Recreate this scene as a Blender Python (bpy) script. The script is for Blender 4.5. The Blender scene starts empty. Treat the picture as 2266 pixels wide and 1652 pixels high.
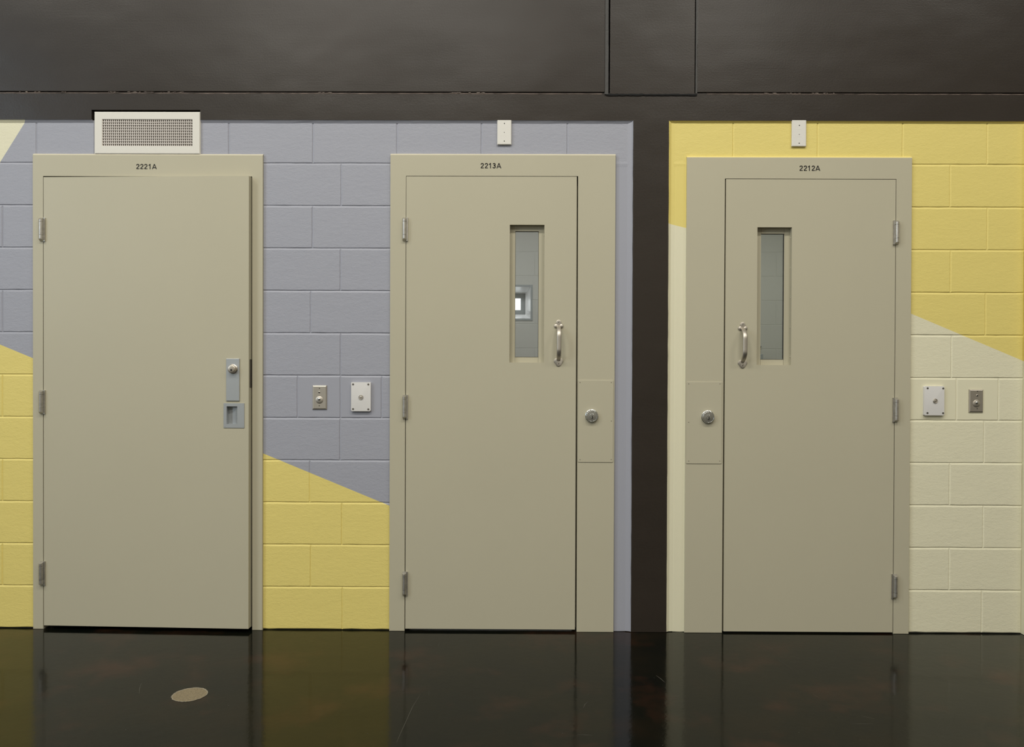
import bpy, bmesh, math, random
from mathutils import Vector, Matrix

random.seed(7)
S = bpy.context.scene
C = S.collection

# ------------------------------------------------------------------ camera
FPX = 1760.0
D, H = 3.8115, 1.2619
PITCH, YAW, ROLL = math.radians(-0.4473), math.radians(0.3515), math.radians(-0.2126)


def rot():
    B = Matrix(((1, 0, 0), (0, 0, 1), (0, -1, 0)))
    cw, sw, cp, sp, cr, sr = math.cos(YAW), math.sin(YAW), math.cos(PITCH), math.sin(PITCH), math.cos(ROLL), math.sin(ROLL)
    return (Matrix(((cw, -sw, 0), (sw, cw, 0), (0, 0, 1))) @ Matrix(((1, 0, 0), (0, cp, -sp), (0, sp, cp)))
            @ B @ Matrix(((cr, -sr, 0), (sr, cr, 0), (0, 0, 1))))


M3 = rot()
EYE = Vector((0, -D, H))


def W(x, y, Y=0.0):                       # photo pixel -> point (X, Z) on the vertical plane at depth Y
    d = M3 @ Vector(((x - 1133) / FPX, (y - 826) / FPX, 1))
    t = (Y + D) / d.y
    return EYE.x + d.x * t, EYE.z + d.z * t


def PX(x, y=826, Y=0.0):
    return W(x, y, Y)[0]


def PZ(y, x=1133, Y=0.0):
    return W(x, y, Y)[1]


FZ = -0.004                               # the polished floor lies a little below the foot of the blockwork


def FL(x, y, z=FZ):                      # photo pixel -> point on the floor
    d = M3 @ Vector(((x - 1133) / FPX, (y - 826) / FPX, 1))
    t = (z - H) / d.z
    return EYE.x + d.x * t, EYE.y + d.y * t


cam = bpy.data.cameras.new('camera')
co = bpy.data.objects.new('camera', cam)
C.objects.link(co)
S.camera = co
cam.sensor_width = 36.0
cam.lens = FPX / 2266 * 36.0
cam.clip_start = 0.05
right, down, fwd = M3.col[0].copy(), M3.col[1].copy(), M3.col[2].copy()
m = Matrix.Identity(4)
for i in range(3):
    m[i][0], m[i][1], m[i][2] = right[i], -down[i], -fwd[i]
m.translation = EYE
co.matrix_world = m

# ------------------------------------------------------------------ world, lights, exposure
S.view_settings.view_transform = 'Standard'
S.view_settings.look = 'None'
S.view_settings.gamma = 1.0
S.view_settings.exposure = 0.0
S.view_settings.use_curve_mapping = False
w = bpy.data.worlds.new('world')
S.world = w
w.use_nodes = True
w.node_tree.nodes['Background'].inputs[0].default_value = (0.5, 0.55, 0.6, 1)
w.node_tree.nodes['Background'].inputs[1].default_value = 0.0


def area(name, loc, size, power, color, rotation=(0, 0, 0), spread=180):
    l = bpy.data.lights.new(name, 'AREA')
    l.shape = 'RECTANGLE'
    l.size, l.size_y = size
    l.energy = power
    l.color = color
    l.spread = math.radians(spread)
    o = bpy.data.objects.new(name, l)
    o.location = loc
    o.rotation_euler = rotation
    C.objects.link(o)
    return o


ROOM_X0, ROOM_X1, ROOM_Y0, ROOM_Z = -7.0, 7.0, -9.0, 5.6
WARM = (1.0, 0.965, 0.88)
# ceiling lamps of the day room, two rows, and the daylight of a tall window in the left wall
for x, p in ((-4.2, 92), (-1.3, 92), (1.4, 92), (4.2, 74)):
    area('ceiling_lamp', (x, -3.1, ROOM_Z - 0.05), (1.3, 0.5), p, WARM)
for x, p in ((-2.85, 100), (-0.5, 85), (2.6, 72)):
    area('ceiling_lamp', (x, -5.9, ROOM_Z - 0.05), (1.3, 0.5), p, WARM)
area('window_daylight', (ROOM_X0 + 0.1, -5.2, 3.4), (3.0, 3.0), 150, (0.70, 0.85, 1.0), (0, math.radians(-90), 0))

# ------------------------------------------------------------------ materials
def lin(c):
    c = c / 255.0
    return c / 12.92 if c <= 0.04045 else ((c + 0.055) / 1.055) ** 2.4


def mat(name, col, rough=0.5, metal=0.0, spec=0.5, bump=None, var=0.0, varscale=3.0, emit=None, trans=0.0, aniso=0.0):
    """procedural material; bump = list of (scale xyz, detail, distance)"""
    mm = bpy.data.materials.new(name)
    mm.use_nodes = True
    nt = mm.node_tree
    b = nt.nodes['Principled BSDF']
    b.inputs['Base Color'].default_value = (*col, 1)
    b.inputs['Roughness'].default_value = rough
    b.inputs['Metallic'].default_value = metal
    b.inputs['Specular IOR Level'].default_value = spec
    b.inputs['Transmission Weight'].default_value = trans
    tc = nt.nodes.new('ShaderNodeTexCoord')
    if var:
        n = nt.nodes.new('ShaderNodeTexNoise')
        n.inputs['Scale'].default_value = varscale
        n.inputs['Detail'].default_value = 5
        nt.links.new(tc.outputs['Object'], n.inputs['Vector'])
        r = nt.nodes.new('ShaderNodeMapRange')
        r.inputs['From Min'].default_value = 0.3
        r.inputs['From Max'].default_value = 0.7
        r.inputs['To Min'].default_value = 1 - var
        r.inputs['To Max'].default_value = 1 + var
        nt.links.new(n.outputs['Fac'], r.inputs['Value'])
        mx = nt.nodes.new('ShaderNodeVectorMath')
        mx.operation = 'SCALE'
        mx.inputs[0].default_value = col
        nt.links.new(r.outputs['Result'], mx.inputs['Scale'])
        nt.links.new(mx.outputs['Vector'], b.inputs['Base Color'])
    prev = None
    for sc, det, dist in (bump or []):
        mp = nt.nodes.new('ShaderNodeMapping')
        mp.inputs['Scale'].default_value = sc
        nt.links.new(tc.outputs['Object'], mp.inputs['Vector'])
        n = nt.nodes.new('ShaderNodeTexNoise')
        n.inputs['Scale'].default_value = 1
        n.inputs['Detail'].default_value = det
        nt.links.new(mp.outputs['Vector'], n.inputs['Vector'])
        bp = nt.nodes.new('ShaderNodeBump')
        bp.inputs['Strength'].default_value = 1
        bp.inputs['Distance'].default_value = dist
        nt.links.new(n.outputs['Fac'], bp.inputs['Height'])
        if prev:
            nt.links.new(prev.outputs['Normal'], bp.inputs['Normal'])
        prev = bp
    if prev:
        nt.links.new(prev.outputs['Normal'], b.inputs['Normal'])
    if emit:
        b.inputs['Emission Color'].default_value = (*emit[:3], 1)
        b.inputs['Emission Strength'].default_value = emit[3]
    return mm


BEIGE = (0.475, 0.442, 0.330)
M = {
    'beige': mat('beige_door_paint', BEIGE, 0.42, spec=0.35, bump=[((260, 260, 260), 2, 0.00006)], var=0.012, varscale=2),
    'bead_beige': mat('beige_sealant', (0.60, 0.55, 0.42), 0.55, bump=[((60, 60, 60), 2, 0.0008)]),
    'dark_concrete': mat('dark_painted_concrete', (0.0300, 0.0234, 0.0184), 0.33, spec=0.34,
                         bump=[((5, 5, 110), 3, 0.00012), ((140, 140, 140), 3, 0.00030), ((2.2, 2, 3.2), 2, 0.006)], var=0.08, varscale=1.5),
    'dark_sealant': mat('grey_joint_sealant', (0.050, 0.048, 0.045), 0.6, bump=[((90, 90, 40), 3, 0.002)]),
    'bead_yellow': mat('yellow_painted_sealant', (0.80, 0.67, 0.24), 0.55, bump=[((60, 60, 60), 2, 0.0008)]),
    'pale_crumb': mat('bare_mortar_crumbs', (0.26, 0.215, 0.185), 0.9),
    'crumb': mat('crumbled_joint_edge', (0.17, 0.13, 0.11), 0.8, bump=[((40, 90, 90), 4, 0.003)], var=0.6, varscale=14),
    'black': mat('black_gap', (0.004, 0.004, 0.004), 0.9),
    'white_metal': mat('white_enamel', (0.71, 0.685, 0.625), 0.4, spec=0.4),
    'blade': mat('grille_blade_enamel', (0.70, 0.65, 0.60), 0.45),
    'white_plastic': mat('white_plastic', (0.70, 0.685, 0.67), 0.35),
    'white_paint': mat('white_plate_enamel', (0.72, 0.70, 0.65), 0.4),
    'steel': mat('brushed_stainless', (0.56, 0.52, 0.46), 0.48, metal=1.0, bump=[((300, 300, 12), 2, 0.00005)]),
    'steel_hinge': mat('worn_steel', (0.52, 0.50, 0.46), 0.4, metal=0.9, var=0.15, varscale=60),
    'alu': mat('satin_aluminium', (0.44, 0.46, 0.47), 0.45, metal=0.55),
    'brass': mat('nickel_key_cylinder', (0.60, 0.54, 0.46), 0.38, metal=1.0),
    'chrome': mat('bright_chrome', (0.58, 0.59, 0.59), 0.22, metal=1.0),
    'screw': mat('dark_screw', (0.10, 0.09, 0.075), 0.5, metal=0.4),
    'plate_screw': mat('painted_screw', (0.24, 0.22, 0.16), 0.5),
    'hole': mat('screw_recess', (0.01, 0.009, 0.008), 0.8),
    'letter': mat('black_lettering', (0.018, 0.015, 0.010), 0.6),
    'glass': mat('security_glass', (0.93, 0.96, 0.94), 0.0, trans=1.0, spec=0.5),
    'pale': mat('pale_cell_block', (0.52, 0.55, 0.53), 0.6, bump=[((70, 70, 70), 3, 0.001)]),
    'pale_metal': mat('grey_window_steel', (0.33, 0.35, 0.35), 0.45),
    'white_reveal': mat('white_window_reveal', (0.85, 0.85, 0.85), 0.35),
    'daylight': mat('daylit_pane', (0.8, 0.8, 0.8), 0.5, emit=(0.95, 0.98, 1.0, 3.2)),
    'patch': mat('bare_tan_concrete', (0.205, 0.165, 0.100), 0.9, bump=[((260, 60, 100), 2, 0.004)], var=0.22, varscale=160),
    'patch_rim': mat('pale_patch_rim', (0.26, 0.23, 0.17), 0.9, bump=[((200, 200, 200), 2, 0.002)]),
    'scratch': mat('floor_scratch', (0.085, 0.08, 0.068), 0.5),
    'room': mat('light_hall_paint', (0.50, 0.47, 0.40), 0.7),
    'gap_shade': mat('painted_gap_shade', (0.02, 0.02, 0.018), 0.9),
}


def nodes(name):
    mm = bpy.data.materials.new(name)
    mm.use_nodes = True
    return mm, mm.node_tree, mm.node_tree.nodes['Principled BSDF']


def math_node(nt, op, a, b=None, c=None):
    n = nt.nodes.new('ShaderNodeMath')
    n.operation = op
    for i, v in enumerate((a, b, c)):
        if v is None:
            continue
        if isinstance(v, (int, float)):
            n.inputs[i].default_value = v
        else:
            nt.links.new(v, n.inputs[i])
    return n.outputs[0]


BLUE = (0.343, 0.350, 0.402)
YELLOW = (0.75, 0.625, 0.200)
CREAM = (0.735, 0.70, 0.52)


def masonry(name, rough_amount):
    mm, nt, b = nodes(name)
    tc = nt.nodes.new('ShaderNodeTexCoord')
    sp = nt.nodes.new('ShaderNodeSeparateXYZ')
    nt.links.new(tc.outputs['Object'], sp.inputs[0])
    X, Z = sp.outputs['X'], sp.outputs['Z']

    def below(p, q):                                  # 1 where the point lies below the line p-q (pixels on the wall plane)
        (x1, z1), (x2, z2) = W(*p), W(*q)
        k = (z2 - z1) / (x2 - x1)
        return math_node(nt, 'LESS_THAN', Z, math_node(nt, 'MULTIPLY_ADD', X, k, z1 - k * x1))
    colx, midx, f3x = PX(1437), PX(1110), PX(1765)
    in2 = math_node(nt, 'GREATER_THAN', X, colx)
    yl = math_node(nt, 'MULTIPLY', below((0, 762), (860, 1117.5)), math_node(nt, 'LESS_THAN', X, midx))
    (cx1, cz1), (cx2, cz2) = W(58, 266), W(0, 359)
    kk = (cx2 - cx1) / (cz2 - cz1)
    cr = math_node(nt, 'LESS_THAN', X, math_node(nt, 'MULTIPLY_ADD', Z, kk, cx1 - kk * cz1))
    cr = math_node(nt, 'MULTIPLY', cr, math_node(nt, 'GREATER_THAN', Z, cz1 - 1.2))
    c2a = math_node(nt, 'MULTIPLY', below((1479, 494.5), (1517, 504)), math_node(nt, 'LESS_THAN', X, f3x))
    c2b = math_node(nt, 'MULTIPLY', below((2018, 694.5), (2266, 799)), math_node(nt, 'GREATER_THAN', X, f3x))
    c2 = math_node(nt, 'MAXIMUM', c2a, c2b)

    def mix(f, a, c):
        n = nt.nodes.new('ShaderNodeMix')
        n.data_type = 'RGBA'
        nt.links.new(f, n.inputs['Factor'])
        for s, v in ((n.inputs[6], a), (n.inputs[7], c)):
            if isinstance(v, tuple):
                s.default_value = (*v, 1)
            else:
                nt.links.new(v, s)
        return n.outputs[2]
    left = mix(cr, mix(yl, BLUE, YELLOW), CREAM)
    full = mix(in2, left, mix(c2, YELLOW, CREAM))
    nt.links.new(full, b.inputs['Base Color'])
    b.inputs['Roughness'].default_value = 0.5
    b.inputs['Specular IOR Level'].default_value = 0.35
    # roller texture, drag marks and pits of the painted blocks
    prev = None
    for sc, det, dist, kind in (((110, 110, 190), 3, 0.0011, 'n'), ((42, 42, 75), 3, 0.0014, 'n'), ((9, 9, 14), 2, 0.002, 'n'), ((75, 75, 75), 0, 0.0009, 'p')):
        mp = nt.nodes.new('ShaderNodeMapping')
        mp.inputs['Scale'].default_value = sc
        nt.links.new(tc.outputs['Object'], mp.inputs['Vector'])
        if kind == 'p':                               # sparse round pits
            n = nt.nodes.new('ShaderNodeTexVoronoi')
            n.inputs['Scale'].default_value = 1
            out = n.outputs['Distance']
        else:
            n = nt.nodes.new('ShaderNodeTexNoise')
            n.inputs['Scale'].default_value = 1
            n.inputs['Detail'].default_value = det
            out = n.outputs['Fac']
        nt.links.new(mp.outputs['Vector'], n.inputs['Vector'])
        if kind == 'p':
            r = nt.nodes.new('ShaderNodeMapRange')
            r.inputs['From Min'].default_value = 0.0
            r.inputs['From Max'].default_value = 0.13
            nt.links.new(out, r.inputs['Value'])
            out = r.outputs['Result']
        bp = nt.nodes.new('ShaderNodeBump')
        bp.inputs['Strength'].default_value = 1
        bp.inputs['Distance'].default_value = dist * rough_amount
        nt.links.new(out, bp.inputs['Height'])
        if prev:
            nt.links.new(prev.outputs['Normal'], bp.inputs['Normal'])
        prev = bp
    nt.links.new(prev.outputs['Normal'], b.inputs['Normal'])
    return mm


M['wall'] = masonry('painted_block_wall', 0.62)
M['wall_smooth'] = masonry('painted_smooth_block', 0.13)


def floor_material():
    mm, nt, b = nodes('dark_polished_concrete')
    tc = nt.nodes.new('ShaderNodeTexCoord')

    def noise(scale, det, off=0.0, dim=(1, 1, 1)):
        mp = nt.nodes.new('ShaderNodeMapping')
        mp.inputs['Location'].default_value = (off, off * 0.7, 0)
        mp.inputs['Scale'].default_value = dim
        nt.links.new(tc.outputs['Object'], mp.inputs['Vector'])
        n = nt.nodes.new('ShaderNodeTexNoise')
        n.inputs['Scale'].default_value = scale
        n.inputs['Detail'].default_value = det
        n.inputs['Roughness'].default_value = 0.6
        nt.links.new(mp.outputs['Vector'], n.inputs['Vector'])
        return n.outputs['Fac']

    def ramp(f, stops):
        r = nt.nodes.new('ShaderNodeValToRGB')
        e = r.color_ramp.elements
        e[0].position, e[0].color = stops[0][0], (*stops[0][1], 1)
        e[1].position, e[1].color = stops[-1][0], (*stops[-1][1], 1)
        for p, c in stops[1:-1]:
            x = e.new(p)
            x.color = (*c, 1)
        nt.links.new(f, r.inputs[0])
        return r.outputs[0]
    base = ramp(noise(2.6, 7), [(0.30, (0.0015, 0.0025, 0.0024)), (0.52, (0.0035, 0.0040, 0.0024)), (0.72, (0.0085, 0.0060, 0.0028))])
    mx = nt.nodes.new('ShaderNodeMix')
    mx.data_type = 'RGBA'
    mr = nt.nodes.new('ShaderNodeMapRange')
    mr.inputs['From Min'].default_value = 0.52
    mr.inputs['From Max'].default_value = 0.72
    mr.inputs['To Max'].default_value = 0.9
    nt.links.new(noise(3.2, 6, 5.3), mr.inputs['Value'])
    nt.links.new(mr.outputs['Result'], mx.inputs['Factor'])
    nt.links.new(base, mx.inputs[6])
    mx.inputs[7].default_value = (0.028, 0.0105, 0.0055, 1)
    nt.links.new(mx.outputs[2], b.inputs['Base Color'])
    rr = nt.nodes.new('ShaderNodeMapRange')
    rr.inputs['To Min'].default_value = 0.06
    rr.inputs['To Max'].default_value = 0.15
    nt.links.new(noise(7, 6, 2.2), rr.inputs['Value'])
    nt.links.new(rr.outputs['Result'], b.inputs['Roughness'])
    b.inputs['Specular IOR Level'].default_value = 0.20
    bp = nt.nodes.new('ShaderNodeBump')
    bp.inputs['Strength'].default_value = 1
    bp.inputs['Distance'].default_value = 0.00035
    nt.links.new(noise(22, 3, 1.1), bp.inputs['Height'])
    nt.links.new(bp.outputs['Normal'], b.inputs['Normal'])
    return mm


M['floor'] = floor_material()


def brick_material():
    mm, nt, b = nodes('pale_cell_blocks')
    tc = nt.nodes.new('ShaderNodeTexCoord')
    sp = nt.nodes.new('ShaderNodeSeparateXYZ')
    cb = nt.nodes.new('ShaderNodeCombineXYZ')
    nt.links.new(tc.outputs['Object'], sp.inputs[0])
    nt.links.new(math_node(nt, 'ADD', sp.outputs['X'], sp.outputs['Y']), cb.inputs['X'])
    nt.links.new(sp.outputs['Z'], cb.inputs['Y'])
    br = nt.nodes.new('ShaderNodeTexBrick')
    br.inputs['Scale'].default_value = 1
    br.inputs['Mortar Size'].default_value = 0.005
    br.inputs['Mortar Smooth'].default_value = 0.6
    br.inputs['Brick Width'].default_value = 0.4064
    br.inputs['Row Height'].default_value = 0.2032
    nt.links.new(cb.outputs[0], br.inputs['Vector'])
    b.inputs['Base Color'].default_value = (0.56, 0.55, 0.505, 1)
    b.inputs['Roughness'].default_value = 0.5
    bp = nt.nodes.new('ShaderNodeBump')
    bp.invert = True
    bp.inputs['Distance'].default_value = 0.0012
    nt.links.new(br.outputs['Fac'], bp.inputs['Height'])
    nt.links.new(bp.outputs['Normal'], b.inputs['Normal'])
    return mm


M['cell'] = brick_material()

# ------------------------------------------------------------------ building helpers
def world_loc(o):
    v = Vector((0, 0, 0))
    while o:
        v += o.location
        o = o.parent
    return v


def link(name, bm, mats, parent=None, loc=None, smooth=False):
    """link a bmesh built in world coordinates as one mesh object"""
    if not isinstance(mats, (list, tuple)):
        mats = [mats]
    org = world_loc(parent) if parent else Vector(loc or (0, 0, 0))
    bmesh.ops.recalc_face_normals(bm, faces=bm.faces)
    for v in bm.verts:
        v.co -= org
    me = bpy.data.meshes.new(name)
    for f in bm.faces:
        f.smooth = smooth
    bm.to_mesh(me)
    bm.free()
    for k in mats:
        me.materials.append(M[k])
    o = bpy.data.objects.new(name, me)
    C.objects.link(o)
    if parent:
        o.parent = parent
    else:
        o.location = org
    if smooth:
        try:
            me.set_sharp_from_angle(angle=math.radians(38))
        except Exception:
            pass
    return o


def tag(o, label=None, cat=None, group=None, kind=None):
    for k, v in (('label', label), ('category', cat), ('group', group), ('kind', kind)):
        if v:
            o[k] = v
    return o


def empty(name, loc):
    o = bpy.data.objects.new(name, None)
    o.location = loc
    o.empty_display_size = 0.1
    C.objects.link(o)
    return o


def prism(bm, pts, y0, y1, mi=0, bevel=0.0, xf=None, segs=2):
    """extrude an (x, z) outline from y0 (front) to y1; bevel rounds the front edges"""
    a = [bm.verts.new((p[0], y0, p[1])) for p in pts]
    b = [bm.verts.new((p[0], y1, p[1])) for p in pts]
    n = len(pts)
    f = [bm.faces.new(a), bm.faces.new(b[::-1])]
    for i in range(n):
        f.append(bm.faces.new((a[i], b[i], b[(i + 1) % n], a[(i + 1) % n])))
    for q in f:
        q.material_index = mi
    if bevel:
        es = set(f[0].edges)
        r = bmesh.ops.bevel(bm, geom=list(es), offset=bevel, segments=segs, profile=0.5, affect='EDGES', clamp_overlap=True)
        for q in r['faces']:
            q.material_index = mi
    return f


def box(bm, x0, x1, y0, y1, z0, z1, mi=0, bevel=0.0):
    return prism(bm, [(x0, z0), (x1, z0), (x1, z1), (x0, z1)], y0, y1, mi, bevel)


def rrect(x0, x1, z0, z1, r, n=5):
    pts = []
    for cx, cz, a0 in ((x1 - r, z0 + r, -90), (x1 - r, z1 - r, 0), (x0 + r, z1 - r, 90), (x0 + r, z0 + r, 180)):
        for i in range(n + 1):
            a = math.radians(a0 + 90 * i / n)
            pts.append((cx + r * math.cos(a), cz + r * math.sin(a)))
    return pts


def circle(cx, cz, r, n=32, wob=None):
    return [(cx + (r + (wob(i) if wob else 0)) * math.cos(2 * math.pi * i / n), cz + (r + (wob(i) if wob else 0)) * math.sin(2 * math.pi * i / n)) for i in range(n)]


def lathe(bm, cx, cz, prof, n=32, mi=0):
    """prof: list of (radius, y); revolved about the y axis through (cx, cz)"""
    rings = []
    for r, y in prof:
        if r < 1e-6:
            rings.append([bm.verts.new((cx, y, cz))])
        else:
            rings.append([bm.verts.new((cx + r * math.cos(2 * math.pi * i / n), y, cz + r * math.sin(2 * math.pi * i / n))) for i in range(n)])
    for A, B in zip(rings, rings[1:]):
        for i in range(n):
            j = (i + 1) % n
            if len(A) == 1 and len(B) == 1:
                continue
            if len(A) == 1:
                f = bm.faces.new((A[0], B[i], B[j]))
            elif len(B) == 1:
                f = bm.faces.new((A[i], B[0], A[j]))
            else:
                f = bm.faces.new((A[i], B[i], B[j], A[j]))
            f.material_index = mi


def ring(bm, outer, inner, y0, y1, mi=0):
    """frame between two outlines with the same number of points"""
    n = len(outer)
    v = [[bm.verts.new((p[0], y, p[1])) for p in o] for y in (y0, y1) for o in (outer, inner)]
    of, nf, ob, nb = v
    for i in range(n):
        j = (i + 1) % n
        for q in ((of[i], of[j], nf[j], nf[i]), (ob[i], nb[i], nb[j], ob[j]), (of[i], ob[i], ob[j], of[j]), (nf[i], nf[j], nb[j], nb[i])):
            bm.faces.new(q).material_index = mi


def rect(x0, x1, z0, z1):
    return [(x0, z0), (x1, z0), (x1, z1), (x0, z1)]


def jit(a, b, amp):
    h = math.sin(a * 91.7 + b * 47.3) * 43758.5453
    h2 = math.sin(a * 31.1 - b * 77.7 + 2.1) * 1531.77
    return ((h - math.floor(h)) * 0.5 + (h2 - math.floor(h2)) * 0.5 - 0.5) * 2 * amp


# ------------------------------------------------------------------ floor and hall shell
bm = bmesh.new()
v = [bm.verts.new(p) for p in ((ROOM_X0, ROOM_Y0, FZ), (ROOM_X1, ROOM_Y0, FZ), (ROOM_X1, 3.6, FZ), (ROOM_X0, 3.6, FZ))]
bm.faces.new(v)
for pts, wd in (([(930, 1536), (913, 1563), (900, 1592), (889, 1616), (877, 1643)], 0.0011), ([(950, 1526), (948, 1538)], 0.001),
                ([(1452, 1494), (1462, 1501), (1471, 1509)], 0.0022), ([(1277, 1625), (1293, 1625.5), (1311, 1626.5)], 0.0016),
                ([(1301, 1552), (1294, 1558), (1291, 1566)], 0.0013), ([(1722, 1459), (1738, 1470), (1753, 1480)], 0.0010),
                ([(1799, 1536), (1812, 1543)], 0.0014), ([(1905, 1583), (1920, 1587), (1936, 1590)], 0.0011),
                ([(1885, 1600), (1908, 1601), (1932, 1601)], 0.0010), ([(313, 1511), (309, 1522), (308, 1534)], 0.0012),
                ([(972, 1420), (969, 1434)], 0.0012), ([(1080, 1480), (1087, 1490)], 0.001), ([(1884, 1412), (1905, 1421), (1925, 1433)], 0.0009)):
    P = [Vector((*FL(*p), FZ + 0.0004)) for p in pts]
    rows = []
    for i, p in enumerate(P):
        t = (P[min(i + 1, len(P) - 1)] - P[max(i - 1, 0)]).normalized()
        nrm = Vector((-t.y, t.x, 0)) * wd * (0.35 if i in (0, len(P) - 1) else 1) * 0.5
        rows.append((bm.verts.new(p + nrm), bm.verts.new(p - nrm)))
    for (a, b), (c, d) in zip(rows, rows[1:]):
        bm.faces.new((a, b, d, c)).material_index = 1
for k in range(60):                                  # small specks of grit and paint
    x, y = FL(random.uniform(0, 2266), random.uniform(1410, 1650))
    r = random.uniform(0.0006, 0.0016)
    vs = [bm.verts.new((x + r * math.cos(a), y + r * math.sin(a), FZ + 0.0004)) for a in (0, 1.2, 2.5, 3.7, 5)]
    bm.faces.new(vs).material_index = 1
o = link('floor', bm, ['floor', 'scratch'])
tag(o, 'dark glossy polished concrete floor with cloudy brown stains', 'floor', kind='structure')


def plane_obj(name, pts, label, cat, m='room'):
    bm = bmesh.new()
    a = [Vector(p) for p in pts]
    nrm = (a[1] - a[0]).cross(a[2] - a[0]).normalized() * -0.1
    va, vb = [bm.verts.new(p) for p in a], [bm.verts.new(p + nrm) for p in a]
    bm.faces.new(va)
    bm.faces.new(vb[::-1])
    for i in range(4):
        bm.faces.new((va[i], vb[i], vb[(i + 1) % 4], va[(i + 1) % 4]))
    return tag(link(name, bm, m), label, cat, kind='structure')


plane_obj('wall_left', ((ROOM_X0, ROOM_Y0, 0), (ROOM_X0, 0, 0), (ROOM_X0, 0, ROOM_Z), (ROOM_X0, ROOM_Y0, ROOM_Z)), 'light side wall of the hall, out of view to the left', 'wall')
plane_obj('wall_right', ((ROOM_X1, 0, 0), (ROOM_X1, ROOM_Y0, 0), (ROOM_X1, ROOM_Y0, ROOM_Z), (ROOM_X1, 0, ROOM_Z)), 'light side wall of the hall, out of view to the right', 'wall')
plane_obj('wall_front', ((ROOM_X1, ROOM_Y0, 0), (ROOM_X0, ROOM_Y0, 0), (ROOM_X0, ROOM_Y0, ROOM_Z), (ROOM_X1, ROOM_Y0, ROOM_Z)), 'light wall of the hall behind the camera', 'wall')
plane_obj('ceiling', ((ROOM_X0, ROOM_Y0, ROOM_Z), (ROOM_X0, 0.3, ROOM_Z), (ROOM_X1, 0.3, ROOM_Z), (ROOM_X1, ROOM_Y0, ROOM_Z)), 'light ceiling high above the doors', 'ceiling')

# ------------------------------------------------------------------ masonry wall
CH = 0.2032
TOPZ = 12 * CH
COLX0, COLX1 = PX(1397.5), PX(1477)
ENDX = PX(2262, 1100)
F1 = (PX(72.5), PX(581.5), PZ(342, 330))            # outer edges and top of the three door frames on the wall plane
F2 = (PX(862.5), PX(1360), PZ(342, 1100))
F3 = (PX(1517.5), PX(2015), PZ(348, 1770))
BEAMY = -0.010                                      # the concrete stands this far proud of the blockwork

bmw = bmesh.new()


def block(x0, x1, z0, z1, mi=0, inset=0.0033, deep=0.0031, lift=0.0, low=0.0042, high=0.0085):
    step = 0.045
    nx, nz = max(2, round((x1 - x0) / step)), max(2, round((z1 - z0) / step))
    per = [(x0 + (x1 - x0) * i / nx, z0) for i in range(nx)] + [(x1, z0 + (z1 - z0) * i / nz) for i in range(nz)]
    per += [(x1 - (x1 - x0) * i / nx, z1) for i in range(nx)] + [(x0, z1 - (z1 - z0) * i / nz) for i in range(nz)]
    out, inn = [], []
    cx, cz = (x0 + x1) / 2, (z0 + z1) / 2
    for x, z in per:
        jx, jz = jit(round(x, 3), round(z, 3), 0.0006), jit(round(z, 3) + 3, round(x, 3), 0.0009)
        if z < 0.004:
            jz *= 2.2                                 # ragged foot of the wall
        out.append(bmw.verts.new((x + jx, deep, z + jz)))
        ix = min(max(x, x0 + inset * 2.1), x1 - inset)
        iz = min(max(z, z0 + low), z1 - high)         # tooled joint: short slope above, long slope below
        inn.append(bmw.verts.new((ix + jx + jit(x + 5, z, 0.0007), lift + jit(cx, cz, 0.0005), iz + jz + jit(x, z + 9, 0.0007))))
    n = len(per)
    bmw.faces.new(inn).material_index = mi
    for i in range(n):
        j = (i + 1) % n
        bmw.faces.new((out[i], out[j], inn[j], inn[i])).material_index = mi


def course(k, xs, skip=(), smooth=()):
    z0, z1 = (k - 1) * CH, k * CH
    if k == 1:
        z0 = -0.0005
    for i, (a, b) in enumerate(zip(xs, xs[1:])):
        if i in skip:
            continue
        block(a, b, z0, z1, 1 if i in smooth else 0)


def jx(px, k):
    return PX(px, 1392 - (k - 0.5) * 93.6)


def left_run(k, first):
    xs = [first]
    while xs[0] > ROOM_X0 + 0.1:
        xs.insert(0, max(ROOM_X0, xs[0] - 0.4064))
    return xs


# top course of the left bay, above the doors
course(12, left_run(12, jx(80, 12)))
block(jx(80, 12), jx(209, 12), 11 * CH, TOPZ)
xs = [jx(441, 12), jx(506, 12), jx(692, 12), jx(878, 12), jx(1065, 12), jx(1255, 12), COLX0]
course(12, xs)
A1, B0, B1, C0 = F1[0] + 0.012, F1[1] - 0.012, F2[0] + 0.012, F2[1] - 0.012
for k in range(1, 12):
    j0 = jx(5, k) if k % 2 == 0 else jx(-60, k)
    course(k, left_run(k, j0) + [A1])
mid = {11: 754.5, 10: 691, 9: 753, 8: 687, 7: 753, 5: 752, 4: 685, 3: 756, 2: 687, 1: 757}
for k, j in mid.items():
    course(k, [B0, jx(j, k), B1])
course(6, [B0, jx(658, 6), jx(753, 6), jx(844, 6), B1], smooth=(1, 2))
block(C0, COLX0 - 0.024, -0.003, 11 * CH, 1, inset=0.002, deep=0.001, low=0.002, high=0.002)
# right bay
course(12, [COLX1, jx(1622, 12), jx(1809, 12), jx(1997, 12), jx(2184, 12), ENDX])
D1, E0 = F3[0] + 0.012, F3[1] - 0.012
block(COLX1 + 0.03, D1, -0.003, 11 * CH, 1, inset=0.002, deep=0.001, low=0.002, high=0.002)
rightj = {11: 2102, 10: 2184, 9: 2103, 8: 2180, 7: 2105, 5: 2177, 4: 2101, 3: 2175, 2: 2100, 1: 2172}
for k, j in rightj.items():
    course(k, [E0, PX(j, 1402 - (k - 0.5) * 93.8), ENDX])
course(6, [E0, jx(2116, 6), jx(2209, 6), ENDX], smooth=(0, 1))


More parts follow.
